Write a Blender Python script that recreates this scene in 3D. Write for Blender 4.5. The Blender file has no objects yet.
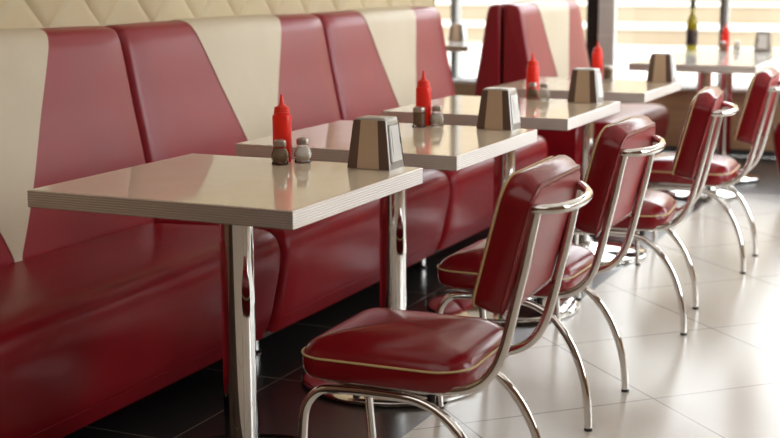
import bpy, bmesh, math, random
from mathutils import Vector, Matrix
random.seed(4)
scene = bpy.context.scene
COL = scene.collection

# ------------------------------------------------------------------ helpers
def link(o, parent=None):
    COL.objects.link(o)
    if parent is not None:
        o.parent = parent
    return o

def obj(name, verts, faces, mat, parent=None, smooth=True, sharp=40):
    me = bpy.data.meshes.new(name)
    me.from_pydata([tuple(v) for v in verts], [], faces)
    bm = bmesh.new(); bm.from_mesh(me)
    bmesh.ops.remove_doubles(bm, verts=bm.verts, dist=1e-6)
    bmesh.ops.recalc_face_normals(bm, faces=bm.faces)
    bm.to_mesh(me); bm.free()
    for p in me.polygons:
        p.use_smooth = smooth and len(p.vertices) < 20
    if smooth:
        me.set_sharp_from_angle(angle=math.radians(sharp))
    if mat is not None:
        me.materials.append(mat)
    return link(bpy.data.objects.new(name, me), parent)

class MB:
    """collects verts / faces for one mesh"""
    def __init__(s): s.v = []; s.f = []
    def add(s, v, f):
        n = len(s.v); s.v += [Vector(p) for p in v]; s.f += [[i + n for i in q] for q in f]; return s
    def box(s, a, b):
        (x0, y0, z0), (x1, y1, z1) = a, b
        v = [(x0,y0,z0),(x1,y0,z0),(x1,y1,z0),(x0,y1,z0),(x0,y0,z1),(x1,y0,z1),(x1,y1,z1),(x0,y1,z1)]
        return s.add(v, [[0,3,2,1],[4,5,6,7],[0,1,5,4],[1,2,6,5],[2,3,7,6],[3,0,4,7]])
    def lathe(s, prof, n=48, c=(0,0,0)):
        v = []; f = []
        for r, z in prof:
            for k in range(n):
                a = 2*math.pi*k/n
                v.append((c[0]+r*math.cos(a), c[1]+r*math.sin(a), c[2]+z))
        m = len(prof)
        for i in range(m-1):
            for k in range(n):
                k2 = (k+1) % n
                f.append([i*n+k, i*n+k2, (i+1)*n+k2, (i+1)*n+k])
        if prof[0][0] > 1e-5: f.append(list(range(n))[::-1])
        if prof[-1][0] > 1e-5: f.append([(m-1)*n+k for k in range(n)])
        return s.add(v, f)
    def loft(s, rings, cap0=True, cap1=True, closed=False):
        n = len(rings[0]); v = [p for r in rings for p in r]; f = []
        m = len(rings)
        for i in range(m if closed else m-1):
            j = (i+1) % m
            for k in range(n):
                k2 = (k+1) % n
                f.append([i*n+k, i*n+k2, j*n+k2, j*n+k])
        if not closed:
            if cap0: f.append(list(range(n))[::-1])
            if cap1: f.append([(m-1)*n+k for k in range(n)])
        return s.add(v, f)
    def tube(s, pts, r, n=14, closed=False):
        pts = [Vector(p) for p in pts]; m = len(pts)
        tang = []
        for i in range(m):
            if closed: t = pts[(i+1) % m] - pts[i-1]
            else: t = pts[min(i+1, m-1)] - pts[max(i-1, 0)]
            tang.append(t.normalized())
        up = Vector((0,0,1)) if abs(tang[0].z) < .9 else Vector((1,0,0))
        nrm = (up - tang[0]*up.dot(tang[0])).normalized()
        rings = []
        for i in range(m):
            nrm = (nrm - tang[i]*nrm.dot(tang[i])).normalized()
            b = tang[i].cross(nrm)
            rings.append([pts[i] + (nrm*math.cos(2*math.pi*k/n) + b*math.sin(2*math.pi*k/n))*r for k in range(n)])
        return s.loft(rings, closed=closed)
    def build(s, name, mat, parent=None, smooth=True, sharp=40):
        return obj(name, s.v, s.f, mat, parent, smooth, sharp)

def spline(P, sub=8, closed=False):
    P = [Vector(p) for p in P]; n = len(P); out = []
    for i in range(n if closed else n-1):
        if closed: p0, p1, p2, p3 = P[i-1], P[i], P[(i+1) % n], P[(i+2) % n]
        else: p0, p1, p2, p3 = P[max(i-1,0)], P[i], P[i+1], P[min(i+2,n-1)]
        d01 = max((p1-p0).length,1e-6)**.5; d12 = max((p2-p1).length,1e-6)**.5; d23 = max((p3-p2).length,1e-6)**.5
        m1 = (p2-p1) if i == 0 and not closed else ((p1-p0)/d01 - (p2-p0)/(d01+d12) + (p2-p1)/d12)*d12
        m2 = (p2-p1) if i == n-2 and not closed else ((p2-p1)/d12 - (p3-p1)/(d12+d23) + (p3-p2)/d23)*d12
        for k in range(sub):
            t = k/sub
            out.append(p1*(2*t**3-3*t*t+1) + m1*(t**3-2*t*t+t) + p2*(-2*t**3+3*t*t) + m2*(t**3-t*t))
    if not closed: out.append(P[-1].copy())
    return out

def spline2(P, sub):
    return [(q.x, q.z) for q in spline([(x,0,z) for x, z in P], sub)]

def rrect(hx, hy, r, seg=7):
    """rounded rectangle outline, counter-clockwise; r may be 4 radii (++, -+, --, +-)"""
    rs = r if isinstance(r, (list, tuple)) else (r,)*4
    out = []
    for i, (sx, sy) in enumerate(((1,1),(-1,1),(-1,-1),(1,-1))):
        q = max(1e-4, min(rs[i], hx, hy))
        for k in range(seg+1):
            a = math.pi/2*(i + k/seg)
            out.append((sx*(hx-q) + q*math.cos(a), sy*(hy-q) + q*math.sin(a)))
    return out

def empty(name, loc, label, cat, group=None, rotz=0):
    o = bpy.data.objects.new(name, None); COL.objects.link(o)
    o.empty_display_size = .1
    o.location = loc; o.rotation_euler = (0,0,rotz)
    o['label'] = label; o['category'] = cat
    if group: o['group'] = group
    return o

def tag(o, label, cat, group=None):
    o['label'] = label; o['category'] = cat
    if group: o['group'] = group
    return o

def struct(o):
    o['kind'] = 'structure'; return o

def kids(o): return [c for c in bpy.data.objects if c.parent == o]

def copy_tree(o, parent=None):
    c = o.copy(); COL.objects.link(c); c.parent = parent
    for ch in kids(o): copy_tree(ch, c)
    return c

def dup(root, loc, label, rotz=0, scale=None):
    c = copy_tree(root); c.location = loc; c.rotation_euler = (0,0,rotz); c['label'] = label
    if scale: c.scale = scale
    return c

# ------------------------------------------------------------------ materials
def mat(name, color=(.8,.8,.8), rough=.5, metal=0, **kw):
    m = bpy.data.materials.new(name); m.use_nodes = True
    b = m.node_tree.nodes['Principled BSDF']
    b.inputs['Base Color'].default_value = (*color, 1)
    b.inputs['Roughness'].default_value = rough
    b.inputs['Metallic'].default_value = metal
    for k, v in kw.items(): b.inputs[k.replace('_', ' ')].default_value = v
    return m

def N(m, t, **kw):
    n = m.node_tree.nodes.new(t)
    for k, v in kw.items(): setattr(n, k, v)
    return n
def L(m, a, b): m.node_tree.links.new(a, b)
def BS(m): return m.node_tree.nodes['Principled BSDF']

def texco(m, scale=(1,1,1), loc=(0,0,0), rot=(0,0,0)):
    t = N(m, 'ShaderNodeTexCoord'); mp = N(m, 'ShaderNodeMapping')
    mp.inputs['Scale'].default_value = scale; mp.inputs['Location'].default_value = loc; mp.inputs['Rotation'].default_value = rot
    L(m, t.outputs['Object'], mp.inputs['Vector']); return mp.outputs['Vector']

def add_noise_bump(m, scale=(1,1,1), nscale=200, strength=.1, dist=.001, detail=3, base=None):
    v = texco(m, scale); n = N(m, 'ShaderNodeTexNoise'); n.inputs['Scale'].default_value = nscale; n.inputs['Detail'].default_value = detail
    L(m, v, n.inputs['Vector']); b = N(m, 'ShaderNodeBump'); b.inputs['Strength'].default_value = strength; b.inputs['Distance'].default_value = dist
    L(m, n.outputs['Fac'], b.inputs['Height'])
    if base is not None: L(m, base, b.inputs['Normal'])
    L(m, b.outputs['Normal'], BS(m).inputs['Normal']); return b.outputs['Normal']

def vary_color(m, c1, c2, nscale=6, scale=(1,1,1), lo=.3, hi=.7):
    v = texco(m, scale); n = N(m, 'ShaderNodeTexNoise'); n.inputs['Scale'].default_value = nscale; n.inputs['Detail'].default_value = 4
    L(m, v, n.inputs['Vector']); r = N(m, 'ShaderNodeValToRGB')
    r.color_ramp.elements[0].position = lo; r.color_ramp.elements[1].position = hi
    r.color_ramp.elements[0].color = (*c1,1); r.color_ramp.elements[1].color = (*c2,1)
    L(m, n.outputs['Fac'], r.inputs['Fac']); L(m, r.outputs['Color'], BS(m).inputs['Base Color'])

RED = (.235, .012, .022)
M = {}
def leather(name, c1, c2, rough=.32, wrinkle=0, spec=.5):
    m = mat(name, c1, rough, 0, Specular_IOR_Level=spec)
    vary_color(m, c1, c2, 5)
    base = None
    if wrinkle:
        base = add_noise_bump(m, (26, 3.0, 10), 1.0, wrinkle, .012, 3)
    add_noise_bump(m, (1,1,1), 420, .07, .001, 2, base)
    return m
M['bench'] = leather('burgundy_vinyl_back', RED, (.27,.013,.022), .32, 0, .46)
M['seat'] = leather('burgundy_vinyl_seat', (.19,.005,.009), (.23,.008,.013), .30, .05, .12)
M['cream'] = leather('cream_vinyl', (.55,.47,.345), (.59,.51,.385), .42, 0, .4)
M['quilt'] = leather('cream_quilted_vinyl', (.53,.43,.265), (.57,.475,.30), .42, 0, .4)
M['chairred'] = leather('chair_vinyl', (.20,.006,.010), (.24,.009,.014), .20, 0, .45)
M['panel'] = leather('chair_panel_vinyl_lit', (.33,.022,.026), (.37,.028,.032), .40, 0, .9)  # chair vinyl in a paler red, window light on the backs put into the colour
M['piping'] = mat('cream_piping', (.62,.47,.22), .45)
M['chrome'] = mat('chrome', (.78,.77,.75), .05, 1)
M['chrome2'] = mat('brushed_chrome', (.72,.71,.68), .22, 1)
M['alu'] = mat('ribbed_aluminium', (.88,.86,.84), .30, .88)
M['rubber'] = mat('black_rubber', (.015,.015,.015), .6)
m = mat('cream_laminate', (.66,.57,.43), .06, 0, Specular_IOR_Level=.6); vary_color(m, (.72,.62,.475), (.75,.65,.505), 14); M['lam'] = m
M['lamw'] = mat('white_laminate', (.74,.73,.70), .08, 0, Specular_IOR_Level=.6)
m = mat('dark_under', (.06,.035,.025), .6); M['under'] = m
m = mat('ketchup_plastic', (.92,.025,.012), .34, 0, Subsurface_Weight=.1); M['ketchup'] = m
M['ketchupcap'] = mat('ketchup_cap_plastic', (.86,.03,.012), .36)
M['pepper'] = mat('ground_pepper', (.10,.06,.03), .9); vary_color(M['pepper'], (.16,.10,.06), (.48,.34,.22), 500)
M['salt'] = mat('salt', (.92,.90,.86), .9)
M['steelcap'] = mat('dull_steel', (.50,.46,.42), .35, 1)
M['holderdark'] = mat('dark_brown_plastic', (.13,.08,.06), .4)
M['holdertan'] = mat('tan_laminate', (.56,.42,.29), .4)
M['napkin'] = mat('white_paper', (.86,.86,.84), .8)
m = mat('oil_glass', (.34,.28,.02), .06, 0, Transmission_Weight=.35, IOR=1.5); M['oil'] = m
m = mat('dark_label', (.04,.03,.03), .6); vary_color(m, (.02,.015,.015), (.25,.14,.12), 45, (1,1,1), .5, .7); M['label'] = m
M['steel'] = mat('satin_steel', (.46,.45,.43), .30, .5)
M['capblack'] = mat('black_cap', (.02,.02,.02), .4)

# clear glass: fresnel mirror over clear transmission
def glass(name, tint=(1,1,1), rough=0.0):
    m = bpy.data.materials.new(name); m.use_nodes = True
    nt = m.node_tree; nt.nodes.remove(nt.nodes['Principled BSDF'])
    out = nt.nodes['Material Output']
    t = N(m, 'ShaderNodeBsdfTransparent'); t.inputs['Color'].default_value = (*tint, 1)
    g = N(m, 'ShaderNodeBsdfGlossy'); g.inputs['Roughness'].default_value = rough
    f = N(m, 'ShaderNodeFresnel'); f.inputs['IOR'].default_value = 1.45
    x = N(m, 'ShaderNodeMixShader'); L(m, f.outputs['Fac'], x.inputs['Fac']); L(m, t.outputs['BSDF'], x.inputs[1]); L(m, g.outputs['BSDF'], x.inputs[2])
    L(m, x.outputs['Shader'], out.inputs['Surface']); return m
M['glass'] = glass('window_glass', (.97,.98,.97))
M['jar'] = glass('shaker_glass', (1,1,.99), .03)

# tiled floor: pale diagonal tiles in the aisle, dark square tiles under tables and along the window
m = mat('floor_tiles', (.7,.66,.6), .2, 0); M['floor'] = m
tc = N(m, 'ShaderNodeTexCoord')
def mathn(op, a, b=None, c=None):
    n = N(m, 'ShaderNodeMath', operation=op)
    for i, q in enumerate((a, b, c)):
        if q is None: continue
        if isinstance(q, (int, float)): n.inputs[i].default_value = q
        else: L(m, q, n.inputs[i])
    return n.outputs[0]
sx = N(m, 'ShaderNodeSeparateXYZ'); L(m, tc.outputs['Object'], sx.inputs[0]); X, Y = sx.outputs[0], sx.outputs[1]
def grout(coord, off, size, w):
    q = mathn('PINGPONG', mathn('SUBTRACT', coord, off), size/2)   # 0 on a line
    return mathn('LESS_THAN', q, w)
def cellid(coord, off, size): return mathn('FLOOR', mathn('DIVIDE', mathn('SUBTRACT', coord, off), size))
U = mathn('MULTIPLY', mathn('ADD', X, Y), .70711); V = mathn('MULTIPLY', mathn('SUBTRACT', Y, X), .70711)
g1 = mathn('MAXIMUM', grout(U, 1.881, .606, .0022), grout(V, .658, .606, .0022))
g2 = mathn('MAXIMUM', grout(X, -.657, .56, .0018), grout(Y, 1.09, .60, .0018))
dark = mathn('MAXIMUM', mathn('LESS_THAN', X, -.10), mathn('GREATER_THAN', Y, 5.2))
cid = N(m, 'ShaderNodeCombineXYZ'); L(m, cellid(U, 1.881, .606), cid.inputs[0]); L(m, cellid(V, .658, .606), cid.inputs[1])
wn = N(m, 'ShaderNodeTexWhiteNoise'); L(m, cid.outputs[0], wn.inputs['Vector'])
def mixc(fac, a, b):
    n = N(m, 'ShaderNodeMix', data_type='RGBA')
    if isinstance(fac, (int, float)): n.inputs[0].default_value = fac
    else: L(m, fac, n.inputs[0])
    for i, q in ((6, a), (7, b)):
        if isinstance(q, tuple): n.inputs[i].default_value = (*q, 1)
        else: L(m, q, n.inputs[i])
    return n.outputs[2]
ns = N(m, 'ShaderNodeTexNoise'); ns.inputs['Scale'].default_value = 3.5; ns.inputs['Detail'].default_value = 5; L(m, tc.outputs['Object'], ns.inputs['Vector'])
pale = mixc(wn.outputs['Value'], (.59,.545,.48), (.62,.575,.51))
pale = mixc(mathn('MULTIPLY', ns.outputs['Fac'], .35), pale, (.55,.50,.435))
pale = mixc(g1, pale, (.20,.17,.13))
dk = mixc(ns.outputs['Fac'], (.016,.014,.014), (.028,.023,.022)); dk = mixc(g2, dk, (.20,.16,.12))
L(m, mixc(dark, pale, dk), BS(m).inputs['Base Color'])
L(m, mathn('ADD', mathn('MULTIPLY', dark, .0), mathn('ADD', mathn('MULTIPLY', ns.outputs['Fac'], .08), .20)), BS(m).inputs['Roughness'])

m = mat('brown_wood_boards', (.45,.29,.16), .45); M['wood'] = m
vary_color(m, (.40,.25,.135), (.52,.34,.20), 3, (.8, 9, 14))
M['wallpaint'] = mat('warm_wall_paint', (.24,.13,.075), .7)
M['rearwall'] = mat('warm_wood_wall', (.24,.13,.07), .5); vary_color(M['rearwall'], (.19,.10,.052), (.29,.16,.09), 2.5, (8,1,.6))
M['ceil'] = mat('ceiling_paint', (.62,.57,.50), .8)
M['sill'] = mat('white_sill', (.86,.85,.83), .35)
M['mullblack'] = mat('black_frame', (.012,.012,.012), .4)
M['mullgrey'] = mat('grey_metal_frame', (.36,.37,.37), .4, .3)
m = mat('grey_pillar_tile', (.74,.74,.71), .35); M['pillar'] = m
M['stone'] = mat('sandstone', (.23,.175,.115), .8); vary_color(M['stone'], (.21,.16,.105), (.25,.195,.13), .8)
M['paving'] = mat('pale_paving', (.40,.37,.32), .8); vary_color(M['paving'], (.37,.345,.30), (.43,.40,.35), .6)
M['white'] = mat('white_paint', (.8,.8,.78), .6)

# ------------------------------------------------------------------ setting
XW = -1.37            # face of the wall behind the benches
YB = 6.75             # window wall
def box(name, a, b, mt, parent=None, bev=0):
    o = MB().box(a, b).build(name, mt, parent, smooth=False)
    if bev:
        md = o.modifiers.new('bevel', 'BEVEL'); md.width = bev; md.segments = 2
    return o
struct(MB().add([(-4.6,-4,0),(3.2,-4,0),(3.2,YB,0),(-4.6,YB,0)], [[0,1,2,3]]).build('floor', M['floor'], smooth=False))
struct(box('ceiling', (-4.8,-4.2,2.9), (3.4,YB+.2,3.05), M['ceil']))
struct(box('wall_left', (XW-.16,-4,0), (XW,4.0,2.9), M['wallpaint']))
struct(box('wall_alcove', (-4.75,4.0,0), (-4.6,YB,2.9), M['wallpaint']))
struct(box('wall_passage', (-4.6,3.86,0), (XW-.16,4.0,2.9), M['wallpaint']))
struct(box('wall_rear', (XW,-4.2,0), (3.2,-4.0,2.9), M['rearwall']))
# right wall: solid near the camera, then tall windows
struct(box('wall_right', (3.2,-4.0,0), (3.35,1.25,2.9), M['rearwall']))
struct(box('wall_right_low', (3.2,1.25,0), (3.35,YB,.45), M['wood']))
struct(box('wall_right_head', (3.2,1.25,2.6), (3.35,YB,2.9), M['wallpaint']))
fr = MB()
for k in range(5):
    y = 1.25 + k*(YB-1.25)/4
    fr.box((3.22,y-.035,.45), (3.32,y+.035,2.6))
fr.box((3.22,1.25,.45), (3.32,YB,.50)); fr.box((3.22,1.25,2.55), (3.32,YB,2.6))
w1 = struct(fr.build('window_1', M['mullgrey'], smooth=False))
g = MB().add([(3.27,1.25,.5),(3.27,YB,.5),(3.27,YB,2.55),(3.27,1.25,2.55)], [[0,1,2,3]]).build('pane', M['glass'], w1, smooth=False)
# window wall at the end
lw = MB().box((-4.6,YB,.05), (3.2,YB+.15,.44))
for z in (.145, .245, .345): lw.box((-4.6,YB-.006,z-.047), (3.2,YB,z+.047))
lw.box((-4.6,YB-.006,.05), (3.2,YB,.094)); lw.box((-4.6,YB-.006,.395), (3.2,YB,.44))
struct(lw.build('wall_window_low', M['wood'], smooth=False))
struct(box('baseboard_window', (-4.6,YB+.01,0), (3.2,YB+.15,.05), M['rubber']))
struct(box('trim_1', (-4.6,YB-.05,.44), (3.2,YB+.18,.465), M['sill'], bev=.004))
struct(box('wall_window_head', (-4.6,YB,2.6), (3.2,YB+.15,2.9), M['wallpaint']))
fr = MB(); frb = MB()
for x in (-3.43,-2.37,-.42,.60,1.62,2.64,3.66):
    frb.box((x-.022,YB+.02,.465), (x,YB+.10,2.6)); fr.box((x,YB+.01,.465), (x+.028,YB+.10,2.6))
fr.box((-4.6,YB+.03,.465), (3.2,YB+.10,.475)); fr.box((-4.6,YB+.02,2.55), (3.2,YB+.10,2.6))
w2 = struct(fr.build('window_2', M['mullgrey'], smooth=False))
frb.build('mullion', M['mullblack'], w2, smooth=False)
MB().add([(-4.6,YB+.06,.49),(3.2,YB+.06,.49),(3.2,YB+.06,2.55),(-4.6,YB+.06,2.55)], [[0,1,2,3]]).build('pane', M['glass'], w2, smooth=False)
# tiled grey pillar with a black return in the window line
pl = struct(box('trim_2', (-1.215,6.54,0), (-1.105,6.60,2.9), M['pillar']))
MB().box((-1.30,6.545,0), (-1.216,6.60,2.9)).build('black_return', M['mullblack'], pl, smooth=False)
jn = MB()
for k in range(8): jn.box((-1.217,6.537,.40+.2025*k), (-1.103,6.602,.408+.2025*k))
jn.build('tile_joint', M['sill'], pl, smooth=False)

# outside: pale paving and wide sandstone terraces
struct(MB().add([(-40,YB+.15,-.06),(60,YB+.15,-.06),(60,23.2,-.06),(-40,23.2,-.06)], [[0,3,2,1]]).build('outside_pavement', M['paving'], smooth=False))
struct(MB().add([(3.35,-10,-.06),(60,-10,-.06),(60,YB+.15,-.06),(3.35,YB+.15,-.06)], [[0,1,2,3]]).build('outside_pavement_side', M['paving'], smooth=False))
st = MB(); tr = MB()
zz = -.06; yy = 21.6
for k, (h, d) in enumerate(((.31,2.6),(.36,3.0),(.36,3.2),(.36,3.2))):
    st.box((-40,yy,zz), (60,yy+d+.3,zz+h-.03)); tr.box((-40,yy-.04,zz+h-.03), (60,yy+d,zz+h))
    zz += h; yy += d
s0 = struct(st.build('outside_terrace', M['stone'], smooth=False)); tr.build('tread', M['paving'], s0, smooth=False)
struct(box('outside_building', (-40,40,-.06), (60,41,9), M['stone']))

# diamond quilted panel on the wall above the benches
def quilt():
    y0, y1, z0, z1, P = -1.6, 3.99, .98, 1.85, .28
    cy, cz = .942, 1.055
    n = 14
    mb = MB()
    # lattice directions: a=(y+z), b=(y-z); grid aligned to the grooves
    a0 = math.floor((y0+z0-(cy+cz))/P)-1; a1 = math.ceil((y1+z1-(cy+cz))/P)+1
    b0 = math.floor((y0-z1-(cy-cz))/P)-1; b1 = math.ceil((y1-z0-(cy-cz))/P)+1
    for i in range(a0, a1):
        for j in range(b0, b1):
            a = cy+cz+P*i; b = cy-cz+P*j
            yc = (a+b)/2+P/2; zc = (a-b)/2
            if yc < y0-.2 or yc > y1+.2 or zc < z0-.2 or zc > z1+.2: continue
            v = []; f = []
            for p in range(n+1):
                for q in range(n+1):
                    s, t = p/n, q/n
                    aa, bb = a+P*s, b+P*t
                    h = .007*((1-abs(2*s-1)**10)*(1-abs(2*t-1)**10))**.5 + .003*(1-(2*s-1)**2)*(1-(2*t-1)**2)
                    y, z = (aa+bb)/2, (aa-bb)/2
                    v.append((XW+.004+h, min(max(y,y0),y1), min(max(z,z0),z1)))
            for p in range(n):
                for q in range(n):
                    k = p*(n+1)+q; f.append([k, k+1, k+n+2, k+n+1])
            mb.add(v, f)
    o = mb.build('quilted_wall_panel', M['quilt'])
    return tag(o, 'cream diamond-quilted padded panel on the wall above the red bench', 'wall panel')
quilt()

# ------------------------------------------------------------------ benches (local: x=0 at the back, facing +x, runs along y from 0)
BACK = [(.203,.43),(.193,.53),(.177,.634),(.157,.73),(.136,.827),(.107,.975),(.095,1.022),(.078,1.05),(.045,1.062),(.004,1.062)]
SEAT = [(.604,.096),(.632,.16),(.648,.225),(.664,.30),(.671,.35),(.670,.385),(.660,.415),(.640,.434),(.605,.445),(.50,.447),(.36,.441),(.18,.435)]
def prof2(pts, tail, sub=5):
    p = spline([(x,0,z) for x,z in pts], sub)
    return [(q.x, q.z) for q in p] + tail
def inset2(P, d):
    """offset a closed 2D profile inwards (profile order: front bottom -> top -> back)"""
    n = len(P); out = []
    area = sum(P[i][0]*P[(i+1)%n][1]-P[(i+1)%n][0]*P[i][1] for i in range(n))
    sg = 1 if area > 0 else -1
    for i in range(n):
        (x0,z0),(x1,z1),(x2,z2) = P[i-1],P[i],P[(i+1)%n]
        ax, az = x1-x0, z1-z0; bx, bz = x2-x1, z2-z1
        la = math.hypot(ax,az) or 1; lb = math.hypot(bx,bz) or 1
        nx = -(az/la+bz/lb)*sg; nz = (ax/la+bx/lb)*sg
        ln = math.hypot(nx,nz) or 1
        out.append((x1+nx/ln*d, z1+nz/ln*d))
    return out
def puffed(P, y0, y1, r, mid=14, crown=0.0):
    ds = [0, .05, .16, .34, .6, 1.0]
    ys = [y0+r*d for d in ds] + [y0+r+(y1-y0-2*r)*k/mid for k in range(1, mid)] + [y1-r*d for d in reversed(ds)]
    rings = []
    for y in ys:
        d = min(y-y0, y1-y)
        off = 0 if d >= r else r*(1-math.sqrt(max(0, 1-((r-d)/r)**2)))
        u = (y-y0)/(y1-y0)
        off -= crown*(1-(2*u-1)**4)
        rings.append([(x, y, z) for x, z in inset2(P, off)])
    return MB().loft(rings)
def bench(name, loc, W, label, cat='bench', group=None, rotz=0, legs=True, cream=(.283,.508,.741), r=.032):
    root = empty(name, loc, label, cat, group, rotz)
    g = .003
    PB = prof2(BACK, [(.0,1.05),(.0,.40),(.19,.40)])
    puffed(PB, g, W-g, r, crown=.004).build('backrest', M['bench'], root, sharp=50)
    # cream wedge let into the backrest: V shape, wide at the top, running over the top edge
    fl, apex, fr_ = cream
    front = [(q.x, q.z) for q in spline([(x,0,z) for x,z in BACK], 6)]
    front = [q for q in front if q[1] > .425]
    def lim(z):
        t = min(max((z-.45)/(1.06-.45), 0), 1)
        return W*(apex-.012 + (fl-apex+.012)*t), W*(apex+.012 + (fr_-apex-.012)*t)
    nrm = []
    for i in range(len(front)):
        a, b = front[max(i-1,0)], front[min(i+1,len(front)-1)]
        tx, tz = b[0]-a[0], b[1]-a[1]; l = math.hypot(tx,tz); nrm.append((tz/l, -tx/l))
    rows = []
    K = 10
    for (x,z),(nx,nz) in zip(front, nrm):
        yl, yr = lim(z); row = []
        for k in range(K+1):
            e = .0065 + .0015*(1-(2*k/K-1)**2)
            row.append((x+nx*e, yl+(yr-yl)*k/K, z+nz*e))
        under = [(x-nx*.004, yr, z-nz*.004), (x-nx*.004, yl, z-nz*.004)]
        rows.append(row+under)
    MB().loft(rows).build('cream_wedge', M['cream'], root, sharp=35)
    PS = prof2(SEAT, [(.17,.42),(.17,.12),(.22,.096)])
    seat = puffed(PS, g, W-g, r+.006, crown=.003).build('seat', M['seat'], root, sharp=50)
    sp = [(x, z) for x, z in ((.6315,.155),)]
    MB().tube([(.6335,.05+ (W-.1)*k/12,.150) for k in range(13)], .0016, 6).build('stitched_seam', M['seat'], seat)
    box('plinth_frame', (.02,.02,.075), (.57,W-.02,.097), M['under'], root)
    if legs:
        for x, y in ((.49,.10), (.10,.10), (.10,W-.10)):
            if True:
                lg = MB().lathe([(.0,0),(.027,0),(.029,.004),(.026,.008),(.019,.010),(.019,.076)], 24, (x,y,0)).build('leg', M['chrome'], root)
    return root
G = 'red and cream bench units along the wall'
bench('diner_bench', (XW,-.19,0), 1.40, 'long burgundy bench unit with cream wedge, nearest one, behind the front table', group=G)
bench('diner_bench', (XW,1.21,0), 1.40, 'middle burgundy wall bench unit with cream wedge, behind the second table', group=G)
bench('diner_bench', (XW,2.61,0), 1.28, 'last burgundy wall bench unit with cream wedge, at the end of the wall', group=G)
bench('diner_bench', (-1.17,4.5,0), 1.12, 'free-standing burgundy booth bench with cream stripe, its dark end facing us', cream=(.27,.45,.80), r=.012)
bench('diner_bench', (-1.19,5.62,0), 1.12, 'burgundy booth bench back-to-back with the free-standing one, facing the left window', rotz=math.pi, r=.012).scale = (.78,1,1)
bench('diner_bench', (.875,6.2,0), 1.25, 'burgundy bench at the right edge of the view, past the farthest chair', rotz=math.pi, r=.05)

# ------------------------------------------------------------------ tables (local origin on the floor at the middle)
TW, TD, TZ, TT = .679, .672, .75, .0395
def ribbed_edge(hx, hy, z0, z1, ribs=7):
    prof = [(0, z0)]
    h = (z1-z0)/ribs
    for k in range(ribs):
        b = z0+h*k
        prof += [(.0, b+h*.06), (.0011, b+h*.22), (.0014, b+h*.5), (.0011, b+h*.78), (.0, b+h*.94)]
    prof += [(0, z1), (-.004, z1+.0012), (-.004, z0+.0)]
    rings = []
    for sx, sy in ((1,1),(-1,1),(-1,-1),(1,-1)):
        rings.append([(sx*(hx+d), sy*(hy+d), z) for d, z in prof])
    return MB().loft(rings, closed=True)
def table(label, loc, W=TW, D=TD, cols=((0,0),), rb=.284, group=None, top='lam'):
    root = empty('diner_table', loc, label, 'table', group)
    hx, hy = W/2, D/2
    t = MB()
    t.box((-hx+.004,-hy+.004,TZ-TT+.002), (hx-.004,hy-.004,TZ))
    t.build('tabletop', M[top], root, smooth=False)
    ribbed_edge(hx-.0015, hy-.0015, TZ-TT, TZ-.0012).build('ribbed_edge', M['alu'], root, sharp=50)
    MB().box((-hx+.006,-hy+.006,TZ-TT-.001), (hx-.006,hy-.006,TZ-TT+.001)).build('underside', M['under'], root, smooth=False)
    for cx, cy in cols:
        MB().lathe([(.0405,.035),(.0405,TZ-TT-.012)], 48, (cx,cy,0)).build('column', M['chrome'], root)
        MB().lathe([(0,TZ-TT-.018),(.13,TZ-TT-.016),(.135,TZ-TT-.012),(.135,TZ-TT-.001)], 48, (cx,cy,0)).build('mounting_plate', M['rubber'], root)
        prof = [(rb-.02,0),(rb-.004,.001),(rb,.005),(rb,.013),(rb-.004,.017),(rb-.016,.020),(rb*.75,.028),(rb*.5,.038),(rb*.3,.046),(.058,.050),(.048,.054),(.044,.058),(.041,.060)]
        MB().lathe([(0,0)]+prof, 72, (cx,cy,0)).build('base', M['chrome'], root)
    return root
TX = -TW/2
TY = [TD/2, .899+TD/2, 1.890+TD/2, 2.932+TD/2]
GT = 'cream tables in the row along the bench'
table('front cream table with ribbed metal edge and chrome column, nearest of all tables', (TX,TY[0],0), group=GT)
table('second cream table of the row, directly behind the front table', (TX,TY[1],0), group=GT)
table('third cream table of the row, between the second and the last', (TX,TY[2],0), group=GT)
table('fourth cream table, last of the row, in front of the free-standing booth', (TX,TY[3],0), group=GT)
table('pale table at the window with two columns and an oil bottle on it', (-.19,5.47,0), W=.67, D=1.54, cols=((0,-.40),(0,.26)), rb=.22, top='lamw')
table('small pale table at the left window beyond the end of the wall bench', (-2.35,6.32,0), W=.80, D=.66, rb=.25, top='lamw')

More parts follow.
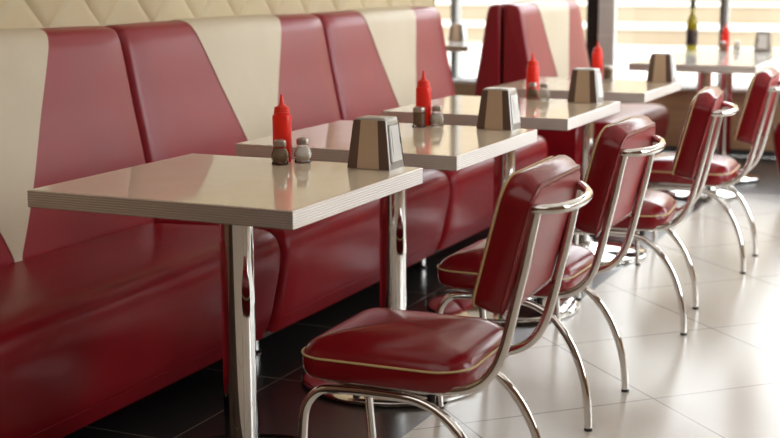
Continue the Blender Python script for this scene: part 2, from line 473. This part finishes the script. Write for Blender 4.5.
# ------------------------------------------------------------------ things on the tables
def napkin_holder(label, loc, rotz=0):
    root = empty('napkin_holder', loc, label, 'napkin holder', 'napkin holders on the tables', rotz)
    H, ax, ay, bx, by = .125, .058, .046, .043, .037     # half sizes at the foot and at the top
    def sec(z, ex=0, ey=0):
        t = z/H; x = ax+(bx-ax)*t+ex; y = ay+(by-ay)*t+ey; return x, y
    def slab(z0, z1, x0, x1, side):                        # strip on the +-y face, x as a fraction of the half width
        v = []
        for z in (z0, z1):
            X, Yy = sec(z)
            for e in (0, .0022):
                v += [(X*x0, side*(Yy+e), z), (X*x1, side*(Yy+e), z)]
        return v, [[0,1,3,2],[4,6,7,5],[0,4,5,1],[2,3,7,6],[0,2,6,4],[1,5,7,3]]
    body = MB()
    rings = []
    for z, sc in ((.0,1),(.004,1),(.05,1),(H-.008,1),(H-.003,.985),(H,.93)):
        X, Yy = sec(min(z,H)); rings.append([(x*sc, y*sc, z) for x, y in rrect(X, Yy, .006, 4)])
    body.loft(rings).build('body', M['steel'], root, sharp=50)
    for s in (-1, 1):
        d = MB()
        d.add(*slab(.002, H-.004, -.985, -.52, s)); d.add(*slab(.002, H-.004, .52, .985, s))
        d.build('side_panel', M['holderdark'], root, smooth=False)
        MB().add(*slab(.002, H-.004, -.52, .52, s)).build('stripe', M['holdertan'], root, smooth=False)
        # dispensing face on the +-x end: bright rim round a stack of napkins
        def pt(y, z, e):
            X, Yy = sec(z); return (s*(X+e), y*Yy, z)
        n = MB(); a = [(-.66,.018),(.66,.018),(.66,.108),(-.66,.108)]
        n.loft([[pt(y,z,-.004) for y,z in a], [pt(y,z,.0025) for y,z in a], [pt(y*.96,.063+(z-.063)*.97,.0035) for y,z in a]])
        nk = n.build('napkins', M['napkin'], root, smooth=False)
        # top napkin bulging out with its fold
        f = []
        for k in range(9):
            z = .030+.072*k/8
            f.append([pt(y, z, .0036+.003*math.sin(math.pi*k/8)*(1-y*y)) for y in (-.5,-.25,0,.25,.5)] + [pt(y, z, .001) for y in (.5,-.5)])
        MB().loft(f).build('folded_napkin', M['napkin'], nk)
        rim = MB()
        for (y0,z0),(y1,z1) in zip(a, a[1:]+a[:1]):
            rim.tube([pt(y0*1.06,z0,.001), pt(y1*1.06,z1,.001)], .0028, 6)
        rim.build('face_rim', M['steel'], root)
        o = MB(); o.loft([[pt(.70+.10*math.cos(q*.785), .070+.012*math.sin(q*.785), e) for q in range(8)] for e in (.0005,.0042)])
        o.build('finger_notch', M['rubber'], root)
    return root
nh = napkin_holder('napkin holder with brown sides on the front table, nearest of all', (-.110,.632,TZ))
dup(nh, (-.117,1.545,TZ), 'napkin holder with brown sides on the second table')
dup(nh, (-.115,2.490,TZ), 'napkin holder with brown sides on the third table of the row')
dup(nh, (-.075,3.545,TZ), 'napkin holder with brown sides on the fourth table, last of the row')
dup(nh, (-.03,6.03,TZ), 'dark napkin holder at the right end of the window table with the oil bottle', math.pi/2)
dup(nh, (-2.25,6.56,TZ), 'napkin holder on the small table at the left window')

def ketchup(label, loc):
    root = empty('ketchup_bottle', loc, label, 'bottle', 'red ketchup bottles on the tables')
    MB().lathe([(0,0),(.0225,0),(.0245,.003),(.0245,.114),(.0235,.120),(.019,.123)], 40).build('body', M['ketchup'], root)
    cap = [(.0195,.121)]
    for k in range(3): cap += [(.0205-.001*k,.123+.006*k), (.0212-.001*k,.126+.006*k), (.0202-.001*k,.1285+.006*k)]
    cap += [(.0165,.141),(.0110,.144),(.0068,.148),(.0045,.160),(.0030,.171),(.0022,.173),(0,.173)]
    MB().lathe(cap, 40).build('nozzle_cap', M['ketchupcap'], root, sharp=60)
    return root
kb = ketchup('red squeeze bottle on the front table, nearest of the red bottles', (-.374,.628,TZ))
dup(kb, (-.368,1.535,TZ), 'red squeeze bottle on the second table')
dup(kb, (-.357,2.585,TZ), 'red squeeze bottle on the third table, before the free-standing booth')
dup(kb, (-.378,3.57,TZ), 'red squeeze bottle on the fourth table of the row, beside the grey pillar')
dup(kb, (-.265,6.05,TZ), 'red squeeze bottle on the window table, right of the oil bottle')

def shaker(label, loc, fill, round_=True):
    root = empty('pepper_shaker' if fill == 'pepper' else 'salt_shaker', loc, label, 'shaker', 'salt and pepper shakers on the tables')
    if round_:
        P = [(.0195,0),(.0215,.002),(.0215,.005),(.0195,.008),(.0205,.013),(.0225,.019),(.0222,.025),(.0195,.032),(.0160,.039),(.0145,.044),(.0148,.050)]
        F = [(0,.006),(.0165,.006),(.0182,.012),(.0203,.018),(.0203,.025),(.0178,.032),(.0142,.039),(.0,.041)]
        Cp = [(.0148,.047),(.0160,.048),(.0160,.057),(.0150,.061),(.010,.064),(0,.065)]
    else:
        P = [(.0225,0),(.0225,.004),(.0195,.006),(.0190,.010),(.0185,.050)]
        F = [(0,.007),(.0172,.007),(.0170,.046),(0,.047)]
        Cp = [(.0188,.048),(.0192,.049),(.0192,.057),(.0178,.062),(.012,.064),(0,.065)]
    P = [(q.x,q.z) for q in spline([(r,0,z) for r,z in P], 3)]
    F = [F[0]] + [(max(q.x,0),q.z) for q in spline([(r,0,z) for r,z in F[1:-1]], 3)] + [F[-1]]
    # fluted glass jar
    n = 40; rings = []
    for r, z in P:
        fl = .0006*min(1, max(0, (z-.008)/.01)) if round_ else 0
        rings.append([((r+fl*math.cos(10*2*math.pi*k/n))*math.cos(2*math.pi*k/n), (r+fl*math.cos(10*2*math.pi*k/n))*math.sin(2*math.pi*k/n), z) for k in range(n)])
    MB().loft(rings, cap1=False).build('glass_jar', M['jar'], root)
    MB().lathe(F, 32).build('pepper' if fill == 'pepper' else 'salt', M[fill], root)
    MB().lathe(Cp, 32).build('screw_cap', M['steelcap'], root)
    return root
pp = shaker('round glass pepper shaker with metal cap on the front table, before the red bottle', (-.353,.578,TZ), 'pepper')
ss = shaker('round glass salt shaker with metal cap on the front table, beside the pepper', (-.317,.632,TZ), 'salt')
pc = shaker('straight glass pepper shaker on the second table', (-.362,1.485,TZ), 'pepper', False)
dup(ss, (-.322,1.535,TZ), 'round glass salt shaker on the second table')
dup(pp, (-.335,2.520,TZ), 'dark pepper shaker on the third table of the row')
dup(ss, (-.283,2.500,TZ), 'white salt shaker on the third table of the row')
dup(pc, (-.318,3.54,TZ), 'glass shaker on the fourth table of the row, beside the red bottle')
dup(pp, (-.255,5.93,TZ), 'dark pepper shaker on the window table, before its red bottle')
dup(ss, (-.185,6.0,TZ), 'white salt shaker on the window table, right of its red bottle')

root = empty('oil_bottle', (-.47,6.03,TZ), 'tall green-gold oil bottle with a dark label on the window table', 'bottle')
MB().lathe([(0,0),(.031,0),(.034,.004),(.034,.165),(.032,.185),(.024,.210),(.0155,.225),(.0135,.240),(.013,.292),(.015,.294),(.015,.302),(0,.302)], 40).build('glass_body', M['oil'], root)
MB().lathe([(.0346,.035),(.0348,.036),(.0348,.128),(.0346,.129)], 40).build('paper_label', M['label'], root)
MB().lathe([(.0158,.262),(.0162,.263),(.0162,.310),(.014,.315),(0,.316)], 32).build('cap', M['capblack'], root)

# ------------------------------------------------------------------ chairs (local: x forward = away from the table, y across; origin under the seat middle)
def make_chair(label):
    root = empty('diner_chair', (0,0,0), label, 'chair', 'red chrome diner chairs along the tables')
    # seat cushion, centre x=.15
    cx, hx, hy = .122, .198, .190
    def ring(ins, z, crown=0):
        out = []
        for x, y in rrect(hx-ins, hy-ins, (max(.085-ins,.02), max(.068-ins,.02), max(.068-ins,.02), max(.085-ins,.02)), 9):
            out.append((cx+x, y, z))
        return out
    s = MB()
    rings = [ring(.030,.357), ring(.010,.358), ring(.003,.364), ring(.0,.374), ring(-.001,.390), ring(.001,.404), ring(.003,.408),
             ring(.006,.415), ring(.014,.425), ring(.028,.435), ring(.050,.4435), ring(.080,.450), ring(.115,.4545), ring(.150,.4570), ring(.185,.4582)]
    s.loft(rings)
    seat = s.build('seat_cushion', M['chairred'], root, sharp=60)
    MB().tube(ring(-.0005,.4065), .0026, 8, closed=True).build('seat_piping', M['piping'], seat)
    MB().loft([ring(.035,.347), ring(.030,.349), ring(.030,.3575)]).build('seat_pan', M['chrome2'], root)
    # backrest pad: in-plane coordinates u (across) and w (up), t = thickness towards the table (-x)
    tilt = .250
    wdir = Vector((math.sin(tilt),0,math.cos(tilt))); tdir = Vector((-math.cos(tilt),0,math.sin(tilt)))
    C0 = Vector((.430,0,.671)); hu, hw = .187, .139
    def bring(ins, t, bulge=0):
        out = []
        for u, w in rrect(hu-ins, hw-ins, (max(.050-ins,.006), max(.050-ins,.006), max(.032-ins,.006), max(.032-ins,.006)), 7):
            q = (w+hw)/(2*hw)
            w2 = w + .010*(1-(u/hu)**2)*q + bulge*max(0, w/hw)**6
            p = C0 + Vector((0,u,0)) + wdir*w2 + tdir*t
            out.append(p)
        return out
    b = MB()
    b.loft([bring(.012,-.004), bring(.003,-.003), bring(.0,.002), bring(-.001,.010,.004), bring(-.002,.022,.009), bring(-.002,.034,.011), bring(-.001,.048,.008), bring(.001,.060,.001), bring(.004,.065),
            bring(.010,.0695), bring(.022,.073), bring(.045,.076), bring(.08,.078), bring(.12,.0785), bring(.135,.0785)])
    back = b.build('backrest', M['chairred'], root, sharp=55)
    MB().tube(bring(-.0005,.062), .0026, 8, closed=True).build('front_piping', M['piping'], back)
    pipe = MB().tube(bring(-.0005,.0), .0026, 8, closed=True).build('rear_piping', M['chairred'], back)
    MB().loft([bring(.018,-.006), bring(.010,-.004), bring(.010,.0)]).build('back_panel', M['panel'], back)
    # tubular frame: down one side, curved forward below the seat, across the front and up again
    side = [(.464,.764),(.453,.713),(.440,.645),(.424,.575),(.408,.505),(.394,.455),(.378,.420),(.354,.391),(.318,.370),(.272,.361),(.19,.358),(.09,.358),(.02,.358)]
    Yf = .160
    path = [Vector((x,-Yf,z)) for x, z in side] + [Vector((-.012,-Yf+.008,.358)), Vector((-.032,-Yf+.032,.358)), Vector((-.038,-Yf+.07,.358))]
    path = path + [Vector((p.x,-p.y,p.z)) for p in reversed(path)]
    fr = MB().tube(spline(path, 5), .0112, 14)
    fr.build('tube_frame', M['chrome'], root)
    # grab handle bowing out behind the top of the backrest
    H = [(.452,-.168,.764),(.480,-.168,.764),(.507,-.140,.764),(.522,-.08,.764),(.523,-.02,.764),(.513,.05,.764),(.492,.11,.764),(.465,.155,.764),(.443,.175,.764)]
    MB().tube(spline(H, 6), .0108, 16).build('grab_handle', M['chrome'], root)
    # legs: one bent tube each side, front leg - under the seat - curved rear leg
    Lp = [Vector((x,0,z)) for x, z in spline2([(-.044,.0),(-.054,.12),(-.058,.235),(-.050,.295),(-.020,.328),(.04,.337),(.17,.337)], 6)[:-1]]
    for k in range(19):
        a = math.pi/2*k/18
        Lp.append(Vector((.17+.224*math.sin(a)**.92, 0, .337*math.cos(a))))
    def leg_y(z): return .189-.022*(max(z,0)/.337)**1.5
    for sgn in (-1, 1):
        leg = MB().tube([Vector((p.x, sgn*leg_y(p.z), max(p.z,.003))) for p in Lp], .0108, 14).build('leg', M['chrome'], root)
        for x in (-.044,.394):
            MB().lathe([(0,0),(.0114,0),(.0114,.007),(.0105,.009)], 16, (x,sgn*.189,0)).build('rubber_foot', M['rubber'], leg)
        for x in (.06,.235):
            MB().lathe([(0,.316),(.008,.316),(.009,.33),(.009,.349),(0,.349)], 12, (x,sgn*.150,0)).build('spacer', M['rubber'], root)
    return root
ch = make_chair('red vinyl chrome chair at the front table, nearest chair, whole seat in view')
ch.location = (0,.305,0); ch.rotation_euler = (0,0,math.radians(1.5))
dup(ch, (-.052,1.215,0), 'red vinyl chrome chair at the second table, second chair of the row', math.radians(-.5))
dup(ch, (-.045,2.246,0), 'red vinyl chrome chair at the third table, third chair of the row', math.radians(5.6))
dup(ch, (-.016,3.315,0), 'red vinyl chrome chair at the fourth table, farthest chair of the row', math.radians(2))

# ------------------------------------------------------------------ light: daylight through the windows, plus added ceiling fill
w = bpy.data.worlds.new('World'); scene.world = w; w.use_nodes = True
bg = w.node_tree.nodes['Background']; bg.inputs['Color'].default_value = (.93,.97,1.0,1); bg.inputs['Strength'].default_value = 6.0
sun = bpy.data.lights.new('sun', 'SUN'); sun.energy = 1.2; sun.angle = .02; sun.color = (1,.94,.84)
so = link(bpy.data.objects.new('sun', sun)); so.rotation_euler = Vector((.45,.75,-.75)).to_track_quat('-Z','Y').to_euler()
def portal(name, loc, sx_, sy_, direction):
    l = bpy.data.lights.new(name, 'AREA'); l.shape = 'RECTANGLE'; l.size = sx_; l.size_y = sy_; l.cycles.is_portal = True
    o = link(bpy.data.objects.new(name, l)); o.location = loc
    o.rotation_euler = Vector(direction).to_track_quat('-Z','Z').to_euler(); return o
portal('portal_back', (-.2,YB+.2,1.53), 8.8, 2.2, (0,-1,0))
portal('portal_right', (3.4,(YB+1.25)/2,1.53), YB-1.25, 2.2, (-1,0,0))

k = 0
for x in (.3, 2.0):  # unseen fill lights added to brighten the room, stronger behind the camera
    for y in (-2.2, .6, 2.4, 4.2, 6.0):
        l = bpy.data.lights.new('ceiling_fill', 'AREA'); l.shape = 'DISK'; l.size = 2.4; l.energy = 16 if y < 0 else 6; l.color = (1,.94,.87)
        link(bpy.data.objects.new('ceiling_fill', l)).location = (x,y,2.86)
# ------------------------------------------------------------------ camera
cx, cy, cz, yaw, pitch, roll, f = 1.2814, -2.3201, 1.2226, .43, .1831, -.0031, 1320.87
fw = Vector((-math.sin(yaw)*math.cos(pitch), math.cos(yaw)*math.cos(pitch), -math.sin(pitch)))
r0 = Vector((math.cos(yaw), math.sin(yaw), 0)); u0 = r0.cross(fw)
r = r0*math.cos(roll) + u0*math.sin(roll); u = -r0*math.sin(roll) + u0*math.cos(roll)
cam = bpy.data.cameras.new('camera'); cam.sensor_width = 36; cam.lens = f/780*36
co = link(bpy.data.objects.new('camera', cam))
Mx = Matrix.Identity(4)
for i in range(3): Mx[i][0], Mx[i][1], Mx[i][2] = r[i], u[i], -fw[i]
Mx.translation = (cx,cy,cz); co.matrix_world = Mx
cam.dof.use_dof = True; cam.dof.focus_distance = 3.2; cam.dof.aperture_fstop = 3.8; cam.dof.aperture_blades = 0
scene.camera = co

scene.view_settings.view_transform = 'Standard'; scene.view_settings.look = 'None'
scene.view_settings.exposure = 0.2; scene.view_settings.gamma = 1
scene.cycles.use_denoising = True
scene.cycles.max_bounces = 10; scene.cycles.diffuse_bounces = 5; scene.cycles.glossy_bounces = 5; scene.cycles.transparent_max_bounces = 12
scene.cycles.sample_clamp_indirect = 8
